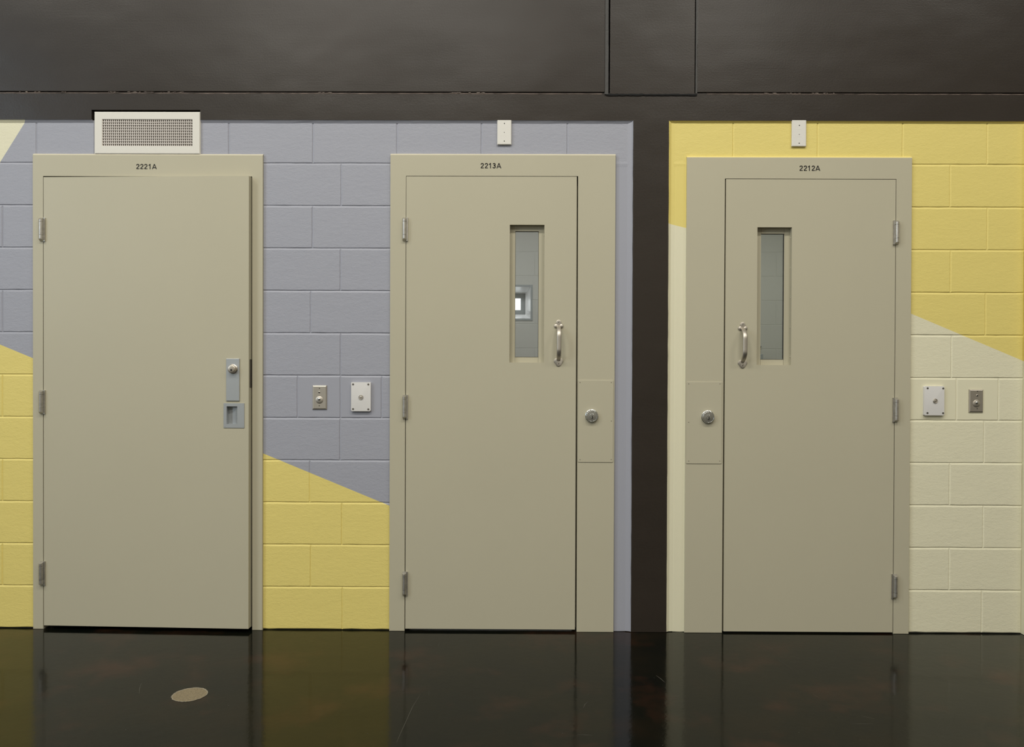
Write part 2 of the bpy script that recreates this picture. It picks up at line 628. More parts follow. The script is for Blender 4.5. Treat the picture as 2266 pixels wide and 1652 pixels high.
def strip(a, b, c, d):                              # one sealant facet, wall coloured
    bmw.faces.new([bmw.verts.new(p) for p in (a, b, c, d)]).material_index = 1


def bead_v(xa, ya, xb, yb, z0, z1):
    n = 30
    for i in range(n):
        p, q = z0 + (z1 - z0) * i / n, z0 + (z1 - z0) * (i + 1) / n
        ja, jb = (lambda t: jit(round(t, 3), round(xa, 3), 0.0008)), (lambda t: jit(round(t, 3), round(xb, 3), 0.0008))
        strip((xa + ja(p), ya, p), (xb + jb(p), yb, p), (xb + jb(q), yb, q), (xa + ja(q), ya, q))


def bead_h(x0, x1, z0, y0, z1, y1):
    n = max(6, int((x1 - x0) / 0.07))
    for i in range(n):
        p, q = x0 + (x1 - x0) * i / n, x0 + (x1 - x0) * (i + 1) / n
        strip((p, y0, z0 + jit(p, 5, 0.0014)), (q, y0, z0 + jit(q, 5, 0.0014)), (q, y1, z1 + jit(q, 6, 0.0008)), (p, y1, z1 + jit(p, 6, 0.0008)))


bead_v(COLX0 - 0.0265, 0.0005, COLX0 - 0.006, -0.0045, -0.001, TOPZ)
bead_v(COLX0 - 0.006, -0.0045, COLX0 + 0.0015, -0.0105, -0.001, TOPZ)
bead_v(COLX1 - 0.001, -0.0105, COLX1 + 0.012, -0.0015, -0.001, TOPZ)
bead_v(COLX1 + 0.012, -0.0015, COLX1 + 0.034, 0.0005, -0.001, TOPZ)
for a, b in ((C0, COLX0 - 0.022), (COLX1 + 0.026, D1)):     # skim coat over the joint at the head of the narrow strips
    for i in range(8):
        p, q = a + (b - a) * i / 8, a + (b - a) * (i + 1) / 8
        zl, zh = 11 * CH - 0.014, 11 * CH + 0.012
        strip((p, 0.0, zl + jit(p, 1, 0.003)), (q, 0.0, zl + jit(q, 1, 0.003)), (q, -0.0009, 11 * CH), (p, -0.0009, 11 * CH))
        strip((p, -0.0009, 11 * CH), (q, -0.0009, 11 * CH), (q, 0.0, zh + jit(q, 2, 0.003)), (p, 0.0, zh + jit(p, 2, 0.003)))
bead_v(F3[0] - 0.006, 0.0, F3[0] + 0.003, -0.009, -0.001, F3[2])
GX0, GX1 = PX(206.5, 300), PX(444, 300)
bead_h(ROOM_X0, GX0, TOPZ - 0.013, 0.0003, TOPZ + 0.001, -0.0095)
bead_h(GX1, COLX0, TOPZ - 0.013, 0.0003, TOPZ + 0.001, -0.0095)
bead_h(COLX1, ENDX, TOPZ - 0.007, -0.0005, TOPZ + 0.001, -0.0095)
# the body of the wall behind the face shells
for a, b, z0, z1 in ((ROOM_X0, A1, 0, TOPZ), (B0, B1, 0, TOPZ), (C0, COLX0, 0, TOPZ), (COLX1, D1, 0, TOPZ), (E0, ENDX + 0.3, 0, TOPZ),
                     (A1, GX0, F1[2] + 0.004, TOPZ), (GX1, B0, F1[2] + 0.004, TOPZ),
                     (B1, C0, F2[2] + 0.004, TOPZ), (D1, E0, F3[2] + 0.004, TOPZ)):
    if z0 == 0:                                      # gap shade painted near-black under the blocks, mortar behind the joints above
        box(bmw, a, b, 0.006, 0.19, FZ, 0.004, 2)
        z0 = 0.004
    box(bmw, a, b, 0.0048, 0.19, z0, z1, 0)
o = link('wall_back', bmw, ['wall', 'wall_smooth', 'gap_shade'])
tag(o, 'painted concrete block wall in grey-blue, yellow and cream', 'wall', kind='structure')

# ------------------------------------------------------------------ dark concrete: column, beam and panels above
def wobbly(x0, x1, z0, z1, amp=0.0012, step=0.05):
    nx, nz = max(1, int((x1 - x0) / step)), max(1, int((z1 - z0) / step))
    pts = [(x0 + (x1 - x0) * i / nx, z0) for i in range(nx)] + [(x1, z0 + (z1 - z0) * i / nz) for i in range(nz)]
    pts += [(x1 - (x1 - x0) * i / nx, z1) for i in range(nx)] + [(x0, z1 - (z1 - z0) * i / nz) for i in range(nz)]
    return [(x + jit(x, z + 1, amp), z + jit(z, x + 2, amp)) for x, z in pts]


bm = bmesh.new()
BT = PZ(205.6, 1133, BEAMY)
GT = PZ(244.4, 325)
out = [(ROOM_X0, TOPZ), (GX0 - 0.003, TOPZ), (GX0 - 0.003, GT), (GX1 + 0.002, GT), (GX1 + 0.002, TOPZ), (COLX0, TOPZ)]
NV = 48
out += [(COLX0 + jit(i, 1, 0.0011), TOPZ * (1 - i / NV) - 0.0025 * i / NV) for i in range(1, NV + 1)]
out += [(COLX1 + jit(i, 2, 0.0011), TOPZ * i / NV - 0.0025 * (1 - i / NV)) for i in range(0, NV)]
out += [(COLX1, TOPZ), (ROOM_X1, TOPZ), (ROOM_X1, BT), (ROOM_X0, BT)]
prism(bm, out, BEAMY, 0.19, 0)
o = link('trim_1', bm, ['dark_concrete'])
tag(o, 'dark brown-grey concrete beam and column framing the block bays', 'beam', kind='structure')

bm = bmesh.new()
UPY = BEAMY - 0.004
VJ0, VJ1, VJ2, VJ3 = PX(1339, 100, UPY), PX(1350, 100, UPY), PX(1538, 100, UPY), PX(1543.5, 100, UPY)
PB = PZ(203.4, 1133, UPY)
for a, b, z0 in ((ROOM_X0, VJ0, PB), (VJ1, VJ2, PZ(209, 1440, UPY)), (VJ3, ROOM_X1, PB)):
    prism(bm, [(a, z0), (b, z0), (b, ROOM_Z), (a, ROOM_Z)], UPY, 0.19, 0, bevel=0.002)
o = link('wall_upper', bm, ['dark_concrete'])
tag(o, 'dark brown-grey concrete panels above the doors', 'wall', kind='structure')
# joint fillings between the panels
bm = bmesh.new()
n = 40
z0, z1 = PZ(211, 1345), ROOM_Z
box(bm, VJ0 - 0.002, VJ1 - 0.007, UPY + 0.001, 0.1, z0, z1)
for i in range(n):
    a, b = z0 + (z1 - z0) * i / n, z0 + (z1 - z0) * (i + 1) / n
    box(bm, VJ0 + jit(a, 1, 0.001), VJ1 - 0.008 + jit(a, 2, 0.0015), UPY - 0.003 + jit(a, 3, 0.001), UPY + 0.004, a, b)
n = 26
z0 = PZ(209, 1540)
for i in range(n):
    a, b = z0 + (z1 - z0) * i / n, z0 + (z1 - z0) * (i + 1) / n
    box(bm, VJ2 + 0.004 + jit(a, 4, 0.001), VJ3 + jit(a, 5, 0.001), UPY + 0.0005 + jit(a, 6, 0.001), UPY + 0.02, a, b)
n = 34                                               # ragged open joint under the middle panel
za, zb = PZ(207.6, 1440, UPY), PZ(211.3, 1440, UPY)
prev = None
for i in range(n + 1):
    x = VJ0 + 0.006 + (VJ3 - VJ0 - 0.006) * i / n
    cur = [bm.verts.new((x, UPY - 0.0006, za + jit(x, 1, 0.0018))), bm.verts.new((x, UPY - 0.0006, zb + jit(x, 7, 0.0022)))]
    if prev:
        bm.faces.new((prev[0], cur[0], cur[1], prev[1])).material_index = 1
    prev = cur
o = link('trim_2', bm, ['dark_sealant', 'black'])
tag(o, 'grey upright sealant joints between the dark panels above the doors', 'joint', kind='structure')
bm = bmesh.new()
x = ROOM_X0
while x < ROOM_X1:
    L = 0.05
    if not (VJ0 - 0.02 < x < VJ3):
        hz = jit(x, 3, 0.0012)
        pts = [(BEAMY - 0.002, BT - 0.003 + hz), (BEAMY + 0.006, BT + 0.003 + hz * 0.5), (BEAMY + 0.02, BT + 0.003), (BEAMY + 0.02, BT - 0.004), (BEAMY - 0.0005, BT - 0.006 + hz)]
        a = [bm.verts.new((x, *p)) for p in pts]
        b = [bm.verts.new((x + L, *p)) for p in pts]
        bm.faces.new(a)
        bm.faces.new(b[::-1])
        for i in range(5):
            bm.faces.new((a[i], b[i], b[(i + 1) % 5], a[(i + 1) % 5]))
    x += L
for c, wd, k in ((52, 16, 3), (84, 10, 3), (142, 10, 3), (262, 50, 9), (325, 60, 12), (380, 60, 8), (735, 60, 6), (1020, 60, 9), (1075, 40, 5), (1770, 60, 6), (1825, 40, 6), (1710, 40, 4)):
    for q in range(k):                               # pale crumbs of unpainted mortar
        x = PX(c + random.uniform(-wd, wd) / 2, 206, BEAMY)
        hl, hh = random.uniform(0.002, 0.011), random.uniform(0.0008, 0.0026)
        z = BT - 0.0005 + random.uniform(-0.001, 0.001)
        prism(bm, [(x - hl, z), (x + hl * 0.8, z - 0.0006), (x + hl, z + hh * 0.5), (x + hl * 0.2, z + hh), (x - hl * 0.7, z + hh * 0.7)], BEAMY - 0.0030, BEAMY + 0.004, 1)
o = link('trim_3', bm, ['crumb', 'pale_crumb'])
tag(o, 'rough mortar line along the top of the dark concrete beam', 'joint', kind='structure')
bm = bmesh.new()                                     # return of the next wall at the right edge
box(bm, ENDX, ROOM_X1, -0.028, 0.19, -0.002, TOPZ, 0, bevel=0.004)
o = link('trim_4', bm, ['wall_smooth'])
tag(o, 'cream pier edge at the right end of the block wall', 'pier', kind='structure')

# ------------------------------------------------------------------ doors
FY = -0.0125                                         # face of the steel frames


GLYPH = {
    '2': [[(0.125 + 0.0, 0.70)] + [(0.335 + 0.225 * math.cos(math.radians(a)), 0.700 + 0.222 * math.sin(math.radians(a))) for a in range(165, -36, -15)]
          + [(0.40, 0.43), (0.20, 0.25), (0.125, 0.10)], [(0.07, 0.075), (0.62, 0.075)]],
    '1': [[(0.355, 0.0), (0.355, 1.0)], [(0.345, 0.93), (0.22, 0.80), (0.07, 0.71)]],
    '3': [[(0.31 + 0.19 * math.cos(math.radians(a)), 0.735 + 0.188 * math.sin(math.radians(a))) for a in range(168, -81, -12)] + [(0.24, 0.545)],
          [(0.24, 0.535)] + [(0.305 + 0.225 * math.cos(math.radians(a)), 0.300 + 0.225 * math.sin(math.radians(a))) for a in range(85, -169, -12)]],
    'A': [[(0.075, 0.0), (0.455, 0.96)], [(0.835, 0.0), (0.455, 0.96)], [(0.23, 0.29), (0.68, 0.29)]],
}


def number_mesh(s, lefts, x0, z0, h, y, parent, name):
    """painted door number built from bold sans-serif strokes"""
    bm = bmesh.new()
    hw = 0.089
    for ch, lx in zip(s, lefts):
        for st in GLYPH[ch]:
            for (ax, az), (bx, bz) in zip(st, st[1:]):
                l = math.hypot(bx - ax, bz - az)
                nx, nz = -(bz - az) / l * hw, (bx - ax) / l * hw
                ex, ez = (bx - ax) / l * 0.012, (bz - az) / l * 0.012
                pts = [(ax + nx - ex, az + nz - ez), (bx + nx + ex, bz + nz + ez), (bx - nx + ex, bz - nz + ez), (ax - nx - ex, az - nz - ez)]
                P = [(x0 + (lx + p) * h, z0 + min(max(q, 0.0), 1.0) * h) for p, q in pts]
                a = [bm.verts.new((p[0], y - 0.0003, p[1])) for p in P]
                b = [bm.verts.new((p[0], y + 0.0001, p[1])) for p in P]
                bm.faces.new(a)
                bm.faces.new(b[::-1])
                for k in range(4):
                    bm.faces.new((a[k], b[k], b[(k + 1) % 4], a[(k + 1) % 4]))
    return link(name, bm, 'letter', parent)


def frame_mesh(ox0, ox1, oz, ix0, ix1, iz, base):
    bm = bmesh.new()
    b = FZ + 0.0005
    outline = [(ox0, b), (ox0, oz), (ox1, oz), (ox1, b), (ix1, b), (ix1, iz), (ix0, iz), (ix0, b)]
    prism(bm, outline[::-1], FY, 0.20, 0, bevel=0.0018)
    s = 0.016                                        # stop behind the leaf
    st = [(ix0 - 0.002, 0.001), (ix0 - 0.002, iz + 0.002), (ix1 + 0.002, iz + 0.002), (ix1 + 0.002, 0.001), (ix1 - s, 0.001), (ix1 - s, iz - s), (ix0 + s, iz - s), (ix0 + s, 0.001)]
    prism(bm, st[::-1], FY + 0.060, 0.12, 0)
    return link('door_frame', bm, 'beige', base)


def frame_bead(ox0, ox1, oz, base, mk='bead_beige', sides=True):
    bm = bmesh.new()
    n = 24

    def run(p, q, nx, nz):
        prev = None
        for i in range(n + 1):
            t = i / n
            x, z = p[0] + (q[0] - p[0]) * t, p[1] + (q[1] - p[1]) * t
            j = jit(x, z, 0.0007)
            cur = [bm.verts.new((x, FY + 0.002, z)), bm.verts.new((x + nx * (0.0035 + j), FY + 0.005, z + nz * (0.0055 + j))),
                   bm.verts.new((x + nx * (0.006 + j), 0.001, z + nz * (0.009 + j))), bm.verts.new((x, 0.001, z))]
            if prev:
                for a in range(4):
                    bm.faces.new((prev[a], cur[a], cur[(a + 1) % 4], prev[(a + 1) % 4]))
            else:
                bm.faces.new(cur)
            prev = cur
        bm.faces.new(prev[::-1])
    run((ox0, oz - 0.001), (ox1, oz - 0.001), 0, 1)
    return link('sealant_bead', bm, mk, base)


def hinge(px, y0, y1, side, base):
    """three-knuckle hinge with slanted tips; side = +1 when the leaf lies to the right"""
    bm = bmesh.new()
    cy = FY - 0.0115
    cx, zt = W(px, y0, cy)
    _, zb = W(px, y1, cy)
    r = 0.0092
    h = zt - zb
    cuts = [0, 0.185, 0.735, 1.0]
    for i in range(3):
        a, b = zt - h * cuts[i], zt - h * cuts[i + 1]
        lo, hi = b + (0.0006 if i < 2 else 0), a - (0.0006 if i else 0)
        prof = [(cx + r * math.cos(t), cy - r * math.sin(t)) for t in [math.pi * k / 12 for k in range(13)]]
        prof += [(cx - r * 0.9, FY - 0.0005), (cx + r * 0.9, FY - 0.0005)]
        top, bot = [], []
        for x, y in prof:
            fr = (FY - y) / (r + 0.0115)             # 0 at the frame, 1 at the front of the barrel
            top.append(bm.verts.new((x, y, hi - (fr * 0.010 if i == 0 else 0))))
            bot.append(bm.verts.new((x, y, lo + (fr * 0.012 if i == 2 else 0))))
        bm.faces.new(top)
        bm.faces.new(bot[::-1])
        nn = len(prof)
        for k in range(nn):
            bm.faces.new((top[k], bot[k], bot[(k + 1) % nn], top[(k + 1) % nn]))
    lx = cx + side * 0.0115
    hg = link('hinge', bm, 'steel_hinge', base, smooth=True)
    bm = bmesh.new()
    box(bm, min(lx - 0.0035, lx + 0.0035), max(lx - 0.0035, lx + 0.0035), FY - 0.006, FY + 0.03, zb + 0.001, zt - 0.001)
    link('hinge_plate', bm, 'steel_hinge', hg)
    bm = bmesh.new()
    lathe_z(bm, cx, cy, [(r * 0.82, zb + 0.013), (r * 0.82, zt - 0.011)], 16)
    link('hinge_pin', bm, 'screw', hg)
    return hg


def lathe_z(bm, cx, cy, prof, n=24, mi=0):
    rings = [[bm.verts.new((cx + r * math.cos(2 * math.pi * i / n), cy + r * math.sin(2 * math.pi * i / n), z)) for i in range(n)] for r, z in prof]
    for A, B in zip(rings, rings[1:]):
        for i in range(n):
            bm.faces.new((A[i], A[(i + 1) % n], B[(i + 1) % n], B[i])).material_index = mi
    bm.faces.new(rings[0][::-1])
    bm.faces.new(rings[-1])


def screw(name, x, z, y, r, parent, mk='screw', proud=0.0006):
    bm = bmesh.new()
    lathe(bm, x, z, [(r, y + 0.0004), (r, y - proud * 0.5), (r * 0.75, y - proud), (r * 0.32, y - proud), (r * 0.25, y - proud * 0.2), (0, y - proud * 0.2)], 14)
    return link(name, bm, mk, parent, smooth=True)


def pull_handle(px, y0, y1, base, leafy):
    """cast bow handle with a rounded three-lobed foot at each end"""
    cx = PX(px, (y0 + y1) / 2, leafy)
    zt, zb = PZ(y0, px, leafy), PZ(y1, px, leafy)
    bm = bmesh.new()
    t = 0.0035
    zu = zt - 0.030                                  # upper foot
    pts = []
    for ang in range(-20, 201, 20):                  # small top round about the screw
        a = math.radians(ang)
        pts.append((cx + 0.0125 * math.cos(a), zt - 0.0135 + 0.0125 * math.sin(a)))
    pts += [(cx - 0.0195, zt - 0.022), (cx - 0.0225, zt - 0.030), (cx - 0.0195, zt - 0.037), (cx - 0.012, zt - 0.041), (cx, zt - 0.036),
            (cx + 0.012, zt - 0.041), (cx + 0.0195, zt - 0.037), (cx + 0.0225, zt - 0.030), (cx + 0.0195, zt - 0.022)]
    prism(bm, pts, leafy - t, leafy - 0.0001, 0, bevel=0.0012)
    pts = [(cx + 0.0125 * math.cos(math.radians(a)), zb + 0.0135 + 0.0125 * math.sin(math.radians(a))) for a in range(-160, -19, 20)]
    pts += [(cx + 0.0215, zb + 0.022), (cx + 0.0225, zb + 0.029), (cx + 0.017, zb + 0.038), (cx + 0.008, zb + 0.041),
            (cx - 0.008, zb + 0.041), (cx - 0.017, zb + 0.038), (cx - 0.0225, zb + 0.029), (cx - 0.0215, zb + 0.022)]
    prism(bm, pts, leafy - t, leafy - 0.0001, 0, bevel=0.0012)
    for s in (-1, 1):                                # the two bosses of the upper foot
        lathe(bm, cx + s * 0.0125, zt - 0.0305, [(0.0095, leafy - 0.003), (0.0085, leafy - 0.0050), (0.0050, leafy - 0.0064), (0, leafy - 0.0068)], 16)
    foot = link('pull_handle', bm, 'steel', base, smooth=True)
    bm = bmesh.new()
    path = []
    N = 26
    za, zc = zt - 0.031, zb + 0.033
    for i in range(N + 1):
        u = i / N
        z = za + (zc - za) * u
        e = min(u, 1 - u)
        d = 0.042 * math.sin(math.pi / 2 * min(1, e / 0.30)) ** 0.8 if e > 0 else 0
        path.append((z, leafy - 0.003 - d, 1.0 if e > 0.1 else 0.86 + e * 1.4))
    prev = None
    for i, (z, y, s) in enumerate(path):
        z2, y2 = path[min(i + 1, N)][0], path[min(i + 1, N)][1]
        z3, y3 = path[max(i - 1, 0)][0], path[max(i - 1, 0)][1]
        tz, ty = z2 - z3, y2 - y3
        l = math.hypot(tz, ty)
        nz, ny = -ty / l, tz / l                     # normal in the y-z plane
        if ny > 0:
            nz, ny = -nz, -ny
        cur = []
        for k in range(16):
            a = 2 * math.pi * k / 16
            q = abs(math.cos(a)) ** 0.6 * math.copysign(1, math.cos(a)) * 0.0108 * s
            p = abs(math.sin(a)) ** 0.8 * math.copysign(1, math.sin(a)) * 0.0062 * s
            cur.append(bm.verts.new((cx + q, y + ny * p, z + nz * p)))
        if prev:
            for k in range(16):
                bm.faces.new((prev[k], cur[k], cur[(k + 1) % 16], prev[(k + 1) % 16]))
        else:
            bm.faces.new(cur)
        prev = cur
    bm.faces.new(prev[::-1])
    link('grip', bm, 'steel', foot, smooth=True)
    for z in (zt - 0.0135, zb + 0.0135):
        bm = bmesh.new()
        lathe(bm, cx, z, [(0.0085, leafy - t + 0.0002), (0.0085, leafy - t - 0.0006), (0.0074, leafy - t - 0.0006), (0.0070, leafy - t - 0.0001), (0.0062, leafy - t - 0.0009), (0.0026, leafy - t - 0.0010), (0.0020, leafy - t + 0.0002)], 24)
        lathe(bm, cx, z, [(0.0024, leafy - t - 0.0003), (0, leafy - t - 0.0003)], 16, 1)
        link('screw', bm, ['steel', 'screw'], foot)
    return foot


def lock_cylinder(px, py, base, y):
    cx, cz = W(px, py, y - 0.015)
    bm = bmesh.new()
    R = 0.029
    n = 96
    prof = [(R + 0.002, y), (R + 0.002, y - 0.003), (R, y - 0.004), (R, y - 0.012), (R * 0.90, y - 0.016), (R * 0.86, y - 0.0165), (R * 0.84, y - 0.0150), (R * 0.40, y - 0.0155), (R * 0.36, y - 0.0175), (0.0001, y - 0.0175)]
    rings = []
    for gi, (r, yy) in enumerate(prof):
        rr = []
        for i in range(n):
            a = 2 * math.pi * i / n
            s = 1.0
            if gi in (3, 4):
                s = 1 - 0.045 * max(0, math.sin(a * 18)) ** 2      # scalloped rim
            rr.append(bm.verts.new((cx + r * s * math.cos(a), yy, cz + r * s * math.sin(a))))
        rings.append(rr)
    for A, B in zip(rings, rings[1:]):
        for i in range(n):
            bm.faces.new((A[i], B[i], B[(i + 1) % n], A[(i + 1) % n]))
    o = link('lock_cylinder', bm, 'chrome', base, smooth=True)
    o['label'] = 'round chrome lock cylinder with a scalloped rim'
    bm = bmesh.new()
    kx, kz = cx + 0.001, cz - 0.006
    prism(bm, [(kx - 0.0026, kz - 0.008), (kx + 0.0016, kz - 0.008), (kx + 0.0036, kz + 0.001), (kx + 0.0024, kz + 0.007), (kx - 0.0008, kz + 0.007), (kx - 0.0014, kz)], y - 0.0184, y - 0.010)
    link('keyhole', bm, 'hole', o)
    return o


def vision_door(idx, fr, ip, leaf, lite, hinges, hside, handle, plate, plate_screws, cyl, number, numpos, label):
    """door with a narrow glazed lite; all arguments are read off the photo on the frame plane"""
    ox0, ox1, oz = PX(fr[0], 826, FY), PX(fr[1], 826, FY), PZ(fr[2], (fr[0] + fr[1]) / 2, FY)
    base = empty('door_%d' % idx, ((ox0 + ox1) / 2, 0, 0))
    tag(base, label, 'door', kind='structure')
    ix0, ix1, iz = PX(ip[0], 826, FY), PX(ip[1], 826, FY), PZ(ip[2], (ip[0] + ip[1]) / 2, FY)
    frame = frame_mesh(ox0, ox1, oz, ix0, ix1, iz, base)
    bead = frame_bead(ox0, ox1, oz, base, 'bead_yellow' if idx == 3 else 'bead_beige')
    nz0 = PZ(numpos[2], numpos[0], FY)
    number_mesh(number, numpos[3], PX(numpos[0], numpos[2], FY), nz0, PZ(numpos[1], numpos[0], FY) - nz0, FY, frame, 'door_number')
    LY = FY + 0.0015
    lx0, lx1 = PX(leaf[0], 826, LY), PX(leaf[1], 826, LY)
    lzt, lzb = PZ(leaf[2], (leaf[0] + leaf[1]) / 2, LY), PZ(leaf[3], (leaf[0] + leaf[1]) / 2, LY)
    hx0, hx1 = PX(lite[0], 650, LY), PX(lite[1], 650, LY)
    hz1, hz0 = PZ(lite[2], lite[0], LY), PZ(lite[3], lite[0], LY)
    bm = bmesh.new()
    ring(bm, rect(lx0, lx1, lzb, lzt), rect(hx0, hx1, hz0, hz1), LY, LY + 0.05)
    lf = link('door_leaf', bm, 'beige', base)
    # glazing: bead set deep in the reveal, glass behind it
    bw = 0.0262
    bm = bmesh.new()
    for a, b, c, d in ((hx0, hx0 + bw, hz0, hz1), (hx1 - bw, hx1, hz0, hz1), (hx0 + bw + 0.0009, hx1 - bw - 0.0009, hz0, hz0 + bw), (hx0 + bw + 0.0009, hx1 - bw - 0.0009, hz1 - bw, hz1)):
        box(bm, a, b, LY + 0.030, LY + 0.042, c, d)
    ring(bm, rect(hx0 + bw - 0.003, hx1 - bw + 0.003, hz0 + bw, hz1 - bw), rect(hx0 + bw, hx1 - bw, hz0 + bw, hz1 - bw), LY + 0.0292, LY + 0.030)
    gb = link('glazing_bead', bm, 'beige', lf)
    bm = bmesh.new()
    ring(bm, rect(hx0 + bw - 0.001, hx1 - bw + 0.001, hz0 + bw - 0.001, hz1 - bw + 0.001), rect(hx0 + bw + 0.0012, hx1 - bw - 0.0012, hz0 + bw + 0.0012, hz1 - bw - 0.0012), LY + 0.034, LY + 0.044)
    link('gasket', bm, 'hole', lf)
    bm = bmesh.new()
    box(bm, hx0 + bw - 0.001, hx1 - bw + 0.001, LY + 0.0425, LY + 0.0485, hz0 + bw - 0.001, hz1 - bw + 0.001)
    g = link('glass_pane', bm, 'glass', lf)
    g['label'] = 'clear grey-green security glass'
    for zz in (0.075, 0.29, 0.51, 0.725, 0.94):
        z = hz1 - (hz1 - hz0) * zz
        for x, sd in ((hx0, 1), (hx1, -1)):
            bm = bmesh.new()
            a = [bm.verts.new((x + sd * 0.0001, LY + 0.015 + 0.0035 * math.cos(t * math.pi / 5), z + 0.0035 * math.sin(t * math.pi / 5))) for t in range(10)]
            b = [bm.verts.new((x + sd * 0.0022, LY + 0.015 + 0.0022 * math.cos(t * math.pi / 5), z + 0.0022 * math.sin(t * math.pi / 5))) for t in range(10)]
            bm.faces.new(a)
            bm.faces.new(b[::-1])
            for t in range(10):
                bm.faces.new((a[t], b[t], b[(t + 1) % 10], a[(t + 1) % 10]))
            link('glazing_screw', bm, 'beige', lf)
    for hp in hinges:
        hinge(hp[0], hp[1], hp[2], hside, base)
    pull_handle(handle[0], handle[1], handle[2], base, LY)
    # lock cover plate on the wide jamb
    px0, px1 = PX(plate[0], 930, FY), PX(plate[1], 930, FY)
    pz1, pz0 = PZ(plate[2], plate[0], FY), PZ(plate[3], plate[0], FY)
    bm = bmesh.new()
    prism(bm, rrect(px0, px1, pz0, pz1, 0.004, 4), FY - 0.0028, FY - 0.0001, 0, bevel=0.0012)
    cp = link('lock_cover_plate', bm, 'beige', base)
    for sx, sy in plate_screws:
        x, z = W(sx, sy, FY - 0.003)
        screw('screw', x, z, FY - 0.0028, 0.0026, cp, 'plate_screw')
    lock_cylinder(cyl[0], cyl[1], cp, FY - 0.0028)
    return base


# door at the left, standing slightly ajar
ox0, ox1, oz = PX(72.5, 826, FY), PX(581, 826, FY), PZ(342.5, 330, FY)
d1 = empty('door_1', ((ox0 + ox1) / 2, 0, 0))
tag(d1, 'solid beige steel door numbered 2221A, slightly ajar below the white grille', 'door', kind='structure')
ix0, ix1, iz = PX(95, 826, FY), PX(558.3, 826, FY), PZ(389.0, 330, FY)
fr1 = frame_mesh(ox0, ox1, oz, ix0, ix1, iz, d1)
frame_bead(ox0, ox1, oz, d1)
number_mesh('2221A', (0, 0.765, 1.53, 2.33, 3.05), PX(301.2, 374, FY), PZ(374.2, 324, FY), PZ(362.6, 324, FY) - PZ(374.2, 324, FY), FY, fr1, 'door_number')
LY = FY + 0.0015
hxp, hyp = PX(96.8, 826, LY), LY                     # hinge edge of the leaf
DY = 0.034
rx = PX(550.3, 826, LY - DY)
ang = math.atan2(DY, rx - hxp)
WID = math.hypot(DY, rx - hxp)
ZT, ZB = PZ(391.5, 96, LY), PZ(1383.0, 98, LY)


def dp(u, d, z):
    """door 1 coordinates: u along the leaf, d depth behind its face"""
    return Vector((hxp + u * math.cos(ang) + d * math.sin(ang), hyp - u * math.sin(ang) + d * math.cos(ang), z))


def door_uv(px, py):
    """pixel on the ajar leaf's face -> (u, z)"""
    d = M3 @ Vector(((px - 1133) / FPX, (py - 826) / FPX, 1))
    nrm = Vector((math.sin(ang), math.cos(ang), 0))
    t = (Vector((hxp, hyp, 0)) - EYE).dot(nrm) / d.dot(nrm)
    p = EYE + d * t
    return (p.x - hxp) / math.cos(ang), p.z


def to_door(bm):
    for v in bm.verts:
        v.co = dp(v.co.x, v.co.y, v.co.z)


# flush pull geometry in leaf coordinates
pu0, pz1 = door_uv(495.3, 891.5)
pu1, pz0 = door_uv(541.0, 946.3)
su0, sz1 = door_uv(502.0, 898.5)
su1, sz0 = door_uv(525.5, 938.0)
bm = bmesh.new()
ring(bm, rect(0, WID, ZB, ZT), rect(su0 - 0.002, su1 + 0.002, sz0 - 0.002, sz1 + 0.002), 0, 0.0445)
box(bm, su0 - 0.002, su1 + 0.002, 0.03, 0.0445, sz0 - 0.002, sz1 + 0.002)
to_door(bm)
leaf1 = link('door_leaf', bm, 'beige', d1)
bm = bmesh.new()
ring(bm, rect(pu0, pu1, pz0, pz1), rect(su0, su1, sz0, sz1), -0.003, 0.0)
NS = 10                                              # the scooped cup: deep on the left, curving out to the right
prev = None
for i in range(NS + 1):
    t = i / NS
    u = su0 + (su1 - su0) * t
    d = 0.022 * math.cos(t * math.pi / 2) ** 0.8 if i < NS else -0.001
    d = max(d, -0.001)
    cur = [bm.verts.new((u, d, sz0)), bm.verts.new((u, d, sz1))]
    if prev:
        bm.faces.new((prev[0], cur[0], cur[1], prev[1]))
        for k, z in ((0, sz0), (1, sz1)):
            a = bm.verts.new((prev[k].co.x, -0.001, z))
            b = bm.verts.new((cur[k].co.x, -0.001, z))
            if (a.co - prev[k].co).length > 1e-5:
                vs = [prev[k], cur[k], b, a] if (b.co - cur[k].co).length > 1e-5 else [prev[k], cur[k], a]
                bm.faces.new(vs)
    else:
        a, b = bm.verts.new((su0, -0.001, sz0)), bm.verts.new((su0, -0.001, sz1))
        bm.faces.new((cur[0], cur[1], b, a))
    prev = cur
to_door(bm)
fp = link('flush_pull', bm, 'alu', leaf1)
fp['label'] = 'square grey flush pull with a scooped cup'
for a, b in ((538, 895), (538, 942), (498, 895), (498, 942)):
    u, z = door_uv(a, b)
    bm = bmesh.new()
    lathe(bm, u, z, [(0.0028, -0.003), (0.0025, -0.0036), (0.001, -0.0036), (0, -0.0030)], 12)
    to_door(bm)
    link('screw', bm, 'alu', leaf1)
u0, z1 = door_uv(501.3, 793.0)
u1, z0 = door_uv(530.5, 886.5)
bm = bmesh.new()
box(bm, u0, u1, -0.0055, 0, z0, z1, 0, bevel=0.0015)
to_door(bm)
esc = link('lock_escutcheon', bm, 'alu', leaf1)
esc['label'] = 'tall grey metal lock plate'
u, z = door_uv(516.5, 816.0)
bm = bmesh.new()
lathe(bm, u, z, [(0.0225, -0.0055), (0.0225, -0.008), (0.0195, -0.010), (0.0190, -0.0225), (0.0178, -0.0245), (0.0160, -0.0252), (0.0070, -0.0254), (0.0065, -0.0262), (0, -0.0262)], 40)
to_door(bm)
kc = link('key_cylinder', bm, 'brass', leaf1, smooth=True)
kc['label'] = 'round warm nickel key cylinder'
